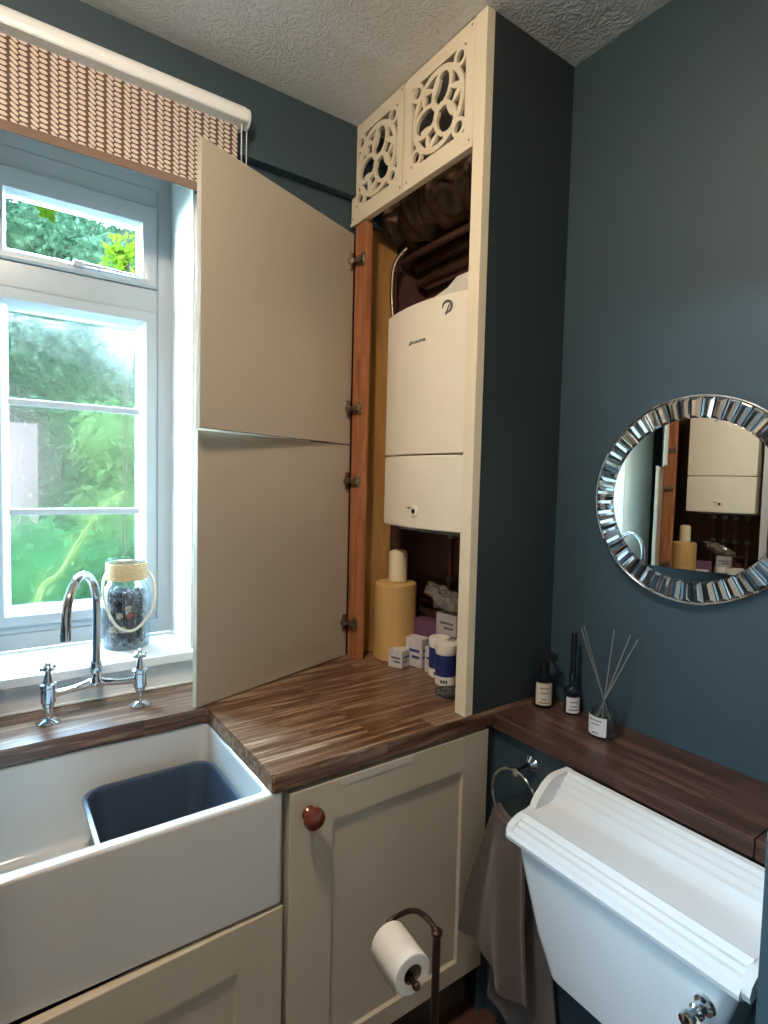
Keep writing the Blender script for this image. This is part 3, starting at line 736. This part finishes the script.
# ------------------------------------------------------------------ round mirror
mc = Vector((XR, .676, 1.503))
TILT = math.radians(2.97)
mr = thing('round_mirror', 'round mirror with a border of faceted glass pieces on the teal wall', 'mirror', (XR, .676, 1.503))
# local frame: n towards the room (turned a little), u along the wall, v up
n_ = Vector((-math.cos(TILT), -math.sin(TILT), 0)); u_ = Vector((math.sin(TILT), -math.cos(TILT), 0)); v_ = Vector((0, 0, 1))
base = mc+n_*.0
def mp(r, a, h): r *= .982; return base+u_*(r*math.cos(a))+v_*(r*math.sin(a))+n_*h
NS = 96
def disc(r0, r1, h0, h1):
    bm = B(); rings = []
    for r, h in ((r1, h0), (r1, h1), (r0, h1)):
        rings.append([mp(r, 2*PI*k/NS, h) for k in range(NS)])
    loft(bm, rings, True, True); return bm
obj('backing', disc(.19, .249, .0145, .021), 'black', mr)
obj('mirror_glass', disc(.1965, .1985, .0215, .0245), 'mirror', mr)
b = B(); tube(b, [mp(.2515, 2*PI*k/NS, .022) for k in range(NS)], .0035, 8, True); obj('rim', b, 'tile', mr)
NT_ = 54; rnd = random.Random(3)
for k in range(NT_):
    a0, a1 = 2*PI*(k+.03)/NT_, 2*PI*(k+.97)/NT_; am = (a0+a1)/2; bm = B()
    r0, r1 = .198, .249; h = .0225; sk = rnd.uniform(-.25, .25)
    c = [mp(r0, a0, h), mp(r0, a1, h), mp(r1, a1, h), mp(r1, a0, h)]
    q = .34; da = a1-a0
    top = [mp(r0+.006, a0+da*(q+sk*.3), h+.0085), mp(r0+.006, a1-da*(q-sk*.3), h+.0085), mp(r1-.008, a1-da*(q-sk*.3), h+.0085+rnd.uniform(-.001, .002)), mp(r1-.008, a0+da*(q+sk*.3), h+.0085)]
    loft(bm, [c, top]); obj('mirror_tile', bm, 'tile', mr, sharp=5)

# mirrored cabinet on the left wall, seen in the round mirror
mcab = thing('mirrored_cabinet', 'wide mirror-fronted cabinet on the left wall, seen reflected in the round mirror', 'cabinet', (XL, 1.25, 1.15))
b = B(); box(b, XL+.0005, -.022, .90, 1.64, 1.15, 2.0, .002); obj('carcass', b, 'white_paint', mcab)
b = B(); box(b, -.005, 0, .90, 1.64, 1.15, 2.0, 0)
for v in b.verts: v.co.x += -.032+.0192*v.co.y
obj('mirror_door', b, 'mirror', mcab)

# ------------------------------------------------------------------ toilet
to_ = thing('toilet_cistern', 'white ceramic toilet cistern with moulded stepped lid against the teal boxing', 'cistern', (1.0, .57, 0))
def cr(z, x0, y0, y1, r): return zr(rrect(x0, 1.128, y0, y1, r, 6), z)
b = B()
loft(b, [cr(.480, .990, .47, .675, .03), cr(.486, .965, .435, .705, .03), cr(.505, .950, .425, .719, .03), cr(.58, .944, .396, .750, .028), cr(.674, .939, .369, .778, .026), cr(.748, .936, .348, .799, .025)])
obj('cistern', b, 'ceramic', to_, sharp=50)
prof = [(1.130, .757), (1.130, .855), (1.124, .859), (1.112, .858), (1.108, .850), (1.101, .848), (1.097, .838), (1.090, .836), (1.085, .826), (1.076, .823), (1.070, .810), (1.060, .803), (1.045, .800),
        (.975, .800), (.966, .803), (.960, .799), (.955, .793), (.947, .794), (.942, .786), (.933, .786), (.928, .778), (.920, .776), (.915, .769), (.917, .760), (.924, .757), (.930, .752), (.936, .750)]
b = B(); prism(b, prof, lambda u, v, q: (u, q, v), .340, .806)
gal = [(1.130, .76), (1.130, .857), (1.087, .859), (1.070, .858), (1.055, .854), (1.038, .845), (1.024, .833), (1.013, .823), (1.005, .813), (1.000, .803), (.985, .7995), (.958, .798), (.940, .791), (.928, .784), (.922, .772), (.926, .76)]
t = B(); prism(t, gal, lambda u, v, q: (u, q, v), .797, .813); merge(b, t)
t = B(); prism(t, gal, lambda u, v, q: (u, q, v), .328, .344); merge(b, t)
obj('cistern_lid', b, 'ceramic', to_, sharp=28)
b = B(); lathe(b, [(.017, 0), (.016, .006), (.010, .010), (.009, .018), (.0125, .021), (.0125, .025), (.009, .029), (.0085, .036), (.012, .039), (.0135, .046), (.011, .053), (.0, .056)], (.9375, .395, .700), 24, axis_mat((-1, .12, -.10)), True, False)
lv = obj('flush_lever', b, 'chrome', to_)
b = B(); tube(b, smooth([(.900, .398, .698), (.898, .385, .692), (.899, .365, .678), (.900, .345, .665)], 5), [.006]*6+[.0055]*5+[.006]*5, 12); ball(b, (.900, .342, .663), .0085, 2)
obj('lever_arm', b, 'ceramic', lv)
b = B(); tube(b, smooth([(1.075, .57, .482), (1.075, .57, .30), (1.07, .57, .10), (1.07, .57, .0005)], 4), .021, 18); lathe(b, [(.034, 0), (.034, .02), (.026, .03)], (1.075, .57, .448), 20)
obj('flush_pipe', b, 'ceramic', to_)

# ------------------------------------------------------------------ towel ring and towel
tr_ = thing('towel_ring', 'chrome towel ring fixed to the teal boxing left of the cistern', 'towel ring', (1.1745, .953, .790))
b = B(); lathe(b, [(.024, 0), (.024, .004), (.017, .010), (.011, .016), (.009, .045), (.012, .050), (.012, .062), (.007, .068)], (1.1745, .953, .790), 24, axis_mat((-1, 0, -.12))); obj('bracket', b, 'chrome', tr_)
RC, RR = Vector((1.112, .955, .712)), .0765
b = B(); tube(b, [RC+Vector((0, RR*math.cos(t), RR*math.sin(t))) for t in [2*PI*i/48 for i in range(48)]], .0042, 10, True); obj('ring', b, 'chrome', tr_)
def sheet(bm, fn, nu, nv, th):
    t = B(); g = [[t.verts.new(fn(i/nu, j/nv)) for j in range(nv+1)] for i in range(nu+1)]
    for i in range(nu):
        for j in range(nv): t.faces.new((g[i][j], g[i+1][j], g[i+1][j+1], g[i][j+1]))
    bmesh.ops.recalc_face_normals(t, faces=t.faces); bmesh.ops.solidify(t, geom=t.faces[:], thickness=th)
    return merge(bm, t)
def ringz(y): return RC.z-math.sqrt(max(0, RR**2-(y-RC.y)**2))
def front(u, t):
    yt = .905+.104*u; zt = ringz(yt)+.012
    yb = .845+.205*u; zb = .262+.078*max(0, (u-.12)/.88)**1.2
    e = t**.75
    y = yt+(yb-yt)*e; z = zt+(zb-zt)*t
    x = 1.099-.052*math.sin(min(1, t*1.3)*PI/2)+.013*math.sin(u*9+t*2)*min(1, t*3)+.008*math.sin(u*17)*t-.006*u*t
    return (x, y, z)
def back(u, t):
    yt = .905+.104*u; zt = ringz(yt)+.012
    yb = .80+.225*u; zb = .05+.07*u
    y = yt+(yb-yt)*t**.8; z = zt+(zb-zt)*t
    x = 1.122+.012*math.sin(min(1, t*2)*PI/2)+.008*math.sin(u*8+1)*min(1, t*3)-.022*t*u
    return (x, y, z)
def over(u, t):
    yt = .905+.104*u; zt = ringz(yt)+.012; f, k = front(u, 0), back(u, 0); a = PI*t
    return (f[0]+(k[0]-f[0])*(1-math.cos(a))/2, yt, zt+.006*math.sin(a))
tw = thing('hand_towel', 'taupe towel hanging from the chrome ring between cabinet and cistern', 'towel', (1.10, .955, .10))
b = B(); sheet(b, front, 28, 30, .007); sheet(b, over, 28, 6, .007); obj('front_fold', b, 'towel', tw, sharp=80)
b = B(); sheet(b, back, 28, 34, .007); obj('back_fold', b, 'towel', tw, sharp=80)

# ------------------------------------------------------------------ toilet roll stand
st = thing('toilet_roll_stand', 'dark bronze free-standing toilet roll stand in front of the cream cabinet', 'stand', (.727, .810, 0))
ax = Vector((.087, .996, 0)).normalized(); N0 = Vector((.660, .800, .581)); F0 = N0+ax*.095
b = B(); lathe(b, [(.085, 0), (.088, .004), (.086, .012), (.03, .018), (.012, .024)], (.727, .810, .001), 36); obj('base', b, 'bronze', st)
b = B(); tube(b, [(.727, .810, .02), (.727, .810, .628)], .0082, 16); lathe(b, [(.0095, 0), (.0115, .004), (.0115, .010), (.007, .014)], (.727, .810, .622), 16); obj('pole', b, 'bronze', st)
b = B(); q1 = F0+ax*.05
arm = [(.727, .810, .631), (.727, .835, .637), (.727, .865, .634), (.725, .893, .620), (.715, .915, .602), (.698, .925, .590), (.682, .921, .583), tuple(F0+ax*.01), tuple(N0-ax*.012)]
arm = [(p[0], p[1], p[2]-(.0 if i < 7 else .012)) for i, p in enumerate(arm)]
tube(b, smooth(arm, 6), .0058, 12); e_ = Vector(arm[-1]); ball(b, e_, .0085, 2); obj('arm', b, 'bronze', st)
ro = thing('toilet_roll', 'white toilet paper roll on the arm of the bronze stand', 'toilet roll', tuple(N0))
b = B(); A = axis_mat(ax); R0 = .0400
lathe(b, [(.0205, 0), (R0-.002, 0), (R0, .0015), (R0, .0935), (R0-.002, .095), (.0205, .095), (.0205, 0)], tuple(N0), 44, A, False, False)
per = Vector((-ax.y, ax.x, 0))
t = B(); c0 = N0+per*(R0+.0006)
for w0 in (0,):
    g = []
    for i in range(7):
        zz = -.006*i; off = per*(-.0008*i*i*.3)
        g.append([c0+off+Vector((0, 0, zz))+ax*(.001), c0+off+Vector((0, 0, zz+(.003*(i == 6))))+ax*.094])
    loft(t, [[p[0] for p in g], [p[1] for p in g]], False, False, False)
    bmesh.ops.solidify(t, geom=t.faces[:], thickness=.0006)
merge(b, t); obj('paper', b, 'paper', ro)
b = B(); lathe(b, [(.0203, .001), (.0203, .094), (.0193, .094), (.0193, .001), (.0203, .001)], tuple(N0), 32, A, False, False); obj('core', b, 'card', ro, label='brown cardboard core')

# ------------------------------------------------------------------ bottles on the shelf
ZS = .8883
def wrap(bm, c, r, z0, z1, a0, a1, n=14):
    rings = [[], [], [], []]
    for k in range(n+1):
        a = math.radians(a0+(a1-a0)*k/n); ca, sa = math.cos(a), math.sin(a)
        for q, (rr, z) in enumerate(((r, z0), (r+.0006, z0), (r+.0006, z1), (r, z1))): rings[q].append((c[0]+rr*ca, c[1]+rr*sa, z))
    rows = [[rings[q][k] for q in range(4)] for k in range(n+1)]
    return loft(bm, rows)
def inked(bm, c, r, zs, a0, a1):
    for z, f0, f1 in zs: wrap(bm, c, r+.0006, z, z+.0022, a0+(a1-a0)*f0, a0+(a1-a0)*f1, 8)
c = (1.318, 1.040)
sp = thing('spray_bottle', 'dark bottle with black trigger spray and cream label in the shelf corner', 'bottle', (*c, ZS))
b = B(); lathe(b, [(.024, 0), (.0265, .003), (.0265, .080), (.023, .090), (.013, .097), (.011, .102), (.011, .106)], (*c, ZS), 28); obj('body', b, 'bottle_glass', sp)
b = B(); lathe(b, [(.0235, .004), (.0245, .006), (.0245, .070), (.0, .071)], (*c, ZS), 24, None, True, False); obj('liquid', b, 'black', sp, label='dark contents')
b = B(); wrap(b, c, .0267, ZS+.010, ZS+.074, 172, 282); lb = obj('label', b, 'label_cream', sp)
b = B(); inked(b, c, .0267, ((ZS+.058, .25, .75), (ZS+.044, .3, .7), (ZS+.026, .35, .65), (ZS+.016, .2, .8)), 172, 282); obj('print', b, 'ink', lb)
b = B(); lathe(b, [(.0125, .104), (.0135, .106), (.0135, .120), (.009, .124), (.008, .132)], (*c, ZS), 20)
dv = Vector((.42, -.91, 0)).normalized(); sv = Vector((dv.y, -dv.x, 0)); cc = Vector((*c, ZS))
head = [(-.022, .130), (-.016, .150), (.0, .158), (.022, .160), (.036, .154), (.038, .142), (.030, .140), (.014, .140), (.010, .128), (-.004, .126)]
prism(b, head, lambda u, v, q: cc+dv*u+Vector((0, 0, v))+sv*q, -.009, .009)
trig = [(.016, .142), (.024, .143), (.040, .122), (.048, .100), (.044, .098), (.034, .117)]
prism(b, trig, lambda u, v, q: cc+dv*u+Vector((0, 0, v))+sv*q, -.005, .005)
obj('trigger_head', b, 'black', sp, label='black trigger head')
c = (1.347, .962)
db = thing('room_scent_bottle', 'dark bottle with tall black neck between spray bottle and reed diffuser', 'bottle', (*c, ZS))
b = B(); lathe(b, [(.019, 0), (.0215, .003), (.0215, .062), (.018, .072), (.0105, .078), (.009, .082), (.009, .094)], (*c, ZS), 26); obj('body', b, 'bottle_glass', db)
b = B(); lathe(b, [(.0185, .004), (.0195, .006), (.0195, .052), (.0, .053)], (*c, ZS), 22, None, True, False); obj('liquid', b, 'black', db, label='dark contents')
b = B(); wrap(b, c, .0217, ZS+.006, ZS+.050, 175, 285); lb = obj('label', b, 'label_white', db)
b = B(); inked(b, c, .0217, ((ZS+.036, .25, .75), (ZS+.024, .3, .7), (ZS+.014, .2, .8)), 175, 285); obj('print', b, 'ink', lb)
b = B(); lathe(b, [(.0105, .092), (.0108, .094), (.0108, .110), (.008, .114), (.0078, .228), (.0070, .231), (.0, .2315)], (*c, ZS), 20, None, True, False); obj('tall_neck', b, 'black', db, label='tall black cap')
c = (1.295, .828); cc = Vector((*c, ZS))
rd = thing('reed_diffuser', 'clear glass reed diffuser with white label and spread reeds on the shelf', 'diffuser', (*c, ZS))
b = B(); lathe(b, [(.031, 0), (.0345, .004), (.0350, .010), (.0350, .058), (.031, .066), (.014, .072), (.011, .078), (.011, .090), (.013, .091), (.013, .096), (.008, .096), (.008, .078), (.011, .070), (.029, .062), (.032, .056), (.032, .012), (.0, .010)], (*c, ZS), 32, None, True, False); obj('glass_body', b, 'jar_glass', rd)
b = B(); lathe(b, [(.0310, .0115), (.0315, .013), (.0315, .040), (.0, .0402)], (*c, ZS), 28, None, True, False); obj('liquid', b, 'bottle_glass', rd)
b = B(); wrap(b, c, .0352, ZS+.008, ZS+.056, 132, 226); lb = obj('label', b, 'label_white', rd)
b = B(); inked(b, c, .0352, ((ZS+.046, .2, .8), (ZS+.036, .3, .7), (ZS+.014, .35, .65)), 132, 226); obj('print', b, 'ink', lb)
tips = [(1.243, .868, 1.164), (1.258, .872, 1.170), (1.236, .858, 1.152), (1.312, .820, 1.163), (1.349, .797, 1.150), (1.363, .784, 1.141)]
mouth = cc+Vector((0, 0, .094))
for k, tp in enumerate(tips):
    tp = Vector(tp); d_ = (tp-mouth).normalized()
    m0 = mouth+Vector((d_.x, d_.y, 0))*.004
    b = B(); tube(b, [m0-d_*.06, tp], .0015, 8); obj('reed', b, 'reed', rd)

# ------------------------------------------------------------------ ceiling lamp in the middle of the room (behind the camera)
la = thing('ceiling_light', 'round opal ceiling light in the middle of the room', 'lamp', (-.022, .62, ZC))
b = B(); lathe(b, [(.105, 0), (.105, -.02), (.102, -.026)], (-.022, .62, ZC-.0005), 36); obj('base', b, 'white_paint', la)
b = B(); lathe(b, [(.098, -.026), (.097, -.042), (.084, -.066), (.052, -.083), (.0, -.090)], (-.022, .62, ZC), 36, None, True, False); obj('shade', b, 'lamp', la)

# ------------------------------------------------------------------ garden beyond the window
b = B(); box(b, -1.5, 3, 2.1, 3.6, -.5, -.395, .01); tag(obj('bounce_ground', b, 'bounce_ground'), kind='structure')  # unseen pale slabs added to bounce skylight up onto the ceiling
b = B(); box(b, -12, 14, 3.6, 25, -.5, -.4, 0); tag(obj('lawn', b, 'lawn'), kind='structure')
def leaves(bm, n, fn, s, rng):
    for _ in range(n):
        p = fn(rng)
        if p is None: continue
        a = Vector((rng.gauss(0, 1), rng.gauss(0, 1), rng.gauss(0, 1))).normalized(); q = a.orthogonal().normalized()
        q = Matrix.Rotation(rng.random()*6.28, 3, a) @ q; w_ = a.cross(q); L = s*rng.uniform(.6, 1.3)
        p = Vector(p); vs = [bm.verts.new(p-q*L), bm.verts.new(p+w_*L*.42+a*L*.12), bm.verts.new(p+q*L), bm.verts.new(p-w_*L*.42+a*L*.12)]
        bm.faces.new(vs)
def shrub(name, label, cat, x, y, z0, sx, sy, sz, n, s, mat, seed, core=16):
    rng = random.Random(seed); t = thing(name, label, cat, (x, y, -.4))
    blobs = [(rng.uniform(-.7, .7), rng.uniform(-.7, .7), rng.uniform(-.6, .75), rng.uniform(.28, .55)) for _ in range(16)]
    def fn(r):
        bx = r.choice(blobs); d = Vector((r.gauss(0, 1), r.gauss(0, 1), r.gauss(0, 1))).normalized()*bx[3]*(r.random()**.4)
        return (x+sx*(bx[0]+d.x), y+sy*(bx[1]+d.y), z0+sz*(bx[2]+d.z))
    b = B(); leaves(b, n, fn, s, rng)
    for bx in blobs[:core]: ball(b, (x+sx*bx[0], y+sy*bx[1], z0+sz*bx[2]), bx[3]*.75, 2, (sx, sy, sz))
    obj('foliage', b, mat, t)
    b = B()
    for k in range(5):
        a = k*1.26; tube(b, smooth([(x+.1*math.cos(a), y+.1*math.sin(a), -.4), (x+sx*.3*math.cos(a), y+sy*.3*math.sin(a), z0-sz*.2), (x+sx*.6*math.cos(a), y+sy*.6*math.sin(a), z0+sz*.5)], 4), [min(.05, sx*.05)*q for q in (1, 1, .9, .8, .7, .6, .5, .4, .25)], 7)
    obj('branches', b, 'bark', t)
shrub('tree', 'tall grey-green tree behind the upper window pane', 'tree', .9, 9.8, 4.6, 2.6, 1.0, 1.25, 26000, .055, 'leaf_dark', 1, 9)
he = thing('hedge', 'dense dark hedge across the garden behind the obscure glass', 'hedge', (1.0, 8.0, -.4))
rng = random.Random(5); b = B(); box(b, -1.5, 3.5, 7.75, 8.25, -.4, 3.45, .1, 3)
bmesh.ops.subdivide_edges(b, edges=b.edges[:], cuts=3, use_grid_fill=True)
obj('core', b, 'leaf_dark', he)
def hedge_pt(r):
    if r.random() < .2: return (r.uniform(-1.6, 3.6), r.uniform(7.6, 8.3), 3.45+r.uniform(-.05, .22))
    return (r.uniform(-1.6, 3.6), 7.72+r.uniform(-.16, .06), r.uniform(.6, 3.6))
b = B(); leaves(b, 14000, hedge_pt, .058, rng); obj('foliage', b, 'leaf_dark', he)
shrub('shrub', 'pale green shrub behind the middle window pane', 'shrub', 1.35, 5.5, 1.35, .75, .45, .75, 6000, .06, 'leaf_pale', 4)
shrub('shrub', 'mid green shrub low behind the bottom window pane', 'shrub', .55, 4.1, .40, .9, .45, .75, 8000, .045, 'leaf_mid', 5)
shrub('shrub', 'lime green bush at the right of the upper pane', 'shrub', .60, 3.0, 2.52, .13, .12, .22, 300, .03, 'leaf_lime', 6, 0)
b = B(); box(b, -1.6, .40, 6.35, 6.5, -.40, 2.0, .01); tag(obj('garden_wall', b, 'pale_wall', loc=(-.6, 6.4, -.40)), 'pale pink rendered garden wall at the left behind the window', 'wall')
cl = thing('climbing_plant', 'pale climbing stem with small leaves close outside the bottom pane', 'plant', (.10, 2.16, -.4))
b = B(); stem = smooth([(.08, 2.18, -.4), (.10, 2.17, .6), (.13, 2.16, 1.10), (.20, 2.16, 1.20), (.27, 2.16, 1.33), (.33, 2.16, 1.42), (.40, 2.17, 1.47)], 6)
tube(b, stem, [.009]*12+[.0075]*13+[.006]*12, 8); obj('stem', b, 'stem', cl)
rng = random.Random(11); b = B()
for k in range(26):
    i = 12+int(rng.random()*24); p = stem[i]+Vector((rng.uniform(-.05, .05), rng.uniform(-.01, .03), rng.uniform(-.04, .04)))
    leaves(b, 1, lambda r, p=p: p, .022, rng)
obj('leaf_spray', b, 'leaf_pale', cl)
vi = thing('vine', 'lime green vine leaves hanging at the top left of the upper pane', 'plant', (.10, 2.25, 2.9))
b = B(); tube(b, smooth([(-.1, 2.25, 2.9), (.02, 2.25, 2.62), (.10, 2.25, 2.55), (.2, 2.25, 2.60)], 5), .004, 6); obj('stem', b, 'stem', vi)
b = B()
for (x, z, s) in ((.085, 2.448, .030), (.175, 2.412, .032)):
    pts = [(x+s*(1+.25*math.cos(5*a))*math.sin(a)*.9, 2.25+.01*math.sin(3*a), z+s*(1+.25*math.cos(5*a))*math.cos(a)) for a in [2*PI*k/30 for k in range(30)]]
    b.faces.new([b.verts.new(p) for p in pts])
bmesh.ops.solidify(b, geom=b.faces[:], thickness=.0008); obj('leaves', b, 'leaf_lime', vi)

# ------------------------------------------------------------------ light
wd = bpy.data.worlds.new('sky'); scene.world = wd; wd.use_nodes = True
nt = wd.node_tree; nt.nodes.clear()
bg = nt.nodes.new('ShaderNodeBackground'); wo = nt.nodes.new('ShaderNodeOutputWorld')
tc = nt.nodes.new('ShaderNodeTexCoord'); sp_ = nt.nodes.new('ShaderNodeSeparateXYZ'); rp = nt.nodes.new('ShaderNodeValToRGB')
nt.links.new(tc.outputs['Generated'], sp_.inputs[0]); nt.links.new(sp_.outputs[2], rp.inputs[0])
rp.color_ramp.elements[0].position = .0; rp.color_ramp.elements[0].color = (.62, .84, 1.0, 1)
rp.color_ramp.elements[1].position = .7; rp.color_ramp.elements[1].color = (.40, .68, 1.0, 1)
nt.links.new(rp.outputs[0], bg.inputs[0]); bg.inputs[1].default_value = 225.0
nt.links.new(bg.outputs[0], wo.inputs[0])
pl = bpy.data.lights.new('sky_portal', 'AREA'); pl.shape = 'RECTANGLE'; pl.size = .54; pl.size_y = 1.5; pl.cycles.is_portal = True
p2 = bpy.data.lights.new('hall_portal', 'AREA'); p2.shape = 'RECTANGLE'; p2.size = .18; p2.size_y = .75; p2.cycles.is_portal = True
q2 = bpy.data.objects.new('hall_portal', p2); COL.objects.link(q2); q2.location = (HX-.11, -.065, 2.0); q2.rotation_euler = (0, -PI/2, 0)
po = bpy.data.objects.new('sky_portal', pl); COL.objects.link(po); po.location = (.229, 2.07, 1.75); po.rotation_euler = (-PI/2, 0, 0)
sl = bpy.data.lights.new('sun', 'SUN'); sl.energy = 4.0; sl.angle = .02; sl.color = (1, .95, .86)
so = bpy.data.objects.new('sun', sl); COL.objects.link(so); so.rotation_euler = (math.radians(38), math.radians(12), 0); so.location = (0, -3, 8)

# ------------------------------------------------------------------ camera and view
cam = bpy.data.cameras.new('camera'); cam.sensor_fit = 'VERTICAL'; cam.sensor_height = 36; cam.lens = 562.065/1024*36
cam.clip_start = .01
co = bpy.data.objects.new('camera', cam); COL.objects.link(co); scene.camera = co
yaw, pitch, roll = .9559163950872568, -.05424476649655013, .024237183074663313
fwd = Vector((math.cos(yaw)*math.cos(pitch), math.sin(yaw)*math.cos(pitch), math.sin(pitch)))
rt = fwd.cross(Vector((0, 0, 1))).normalized(); up = rt.cross(fwd)
r2 = math.cos(roll)*rt+math.sin(roll)*up; u2 = -math.sin(roll)*rt+math.cos(roll)*up
mw = Matrix((r2, u2, -fwd)).transposed().to_4x4(); mw.translation = Vector((0, 0, 1.53)); co.matrix_world = mw
vs = scene.view_settings; vs.view_transform = 'Standard'; vs.look = 'None'; vs.gamma = 1; vs.use_curve_mapping = False
vs.exposure = 0.12
try:
    scene.cycles.use_denoising = True; scene.cycles.max_bounces = 12; scene.cycles.transparent_max_bounces = 16
    scene.cycles.sample_clamp_indirect = 6
except Exception: pass
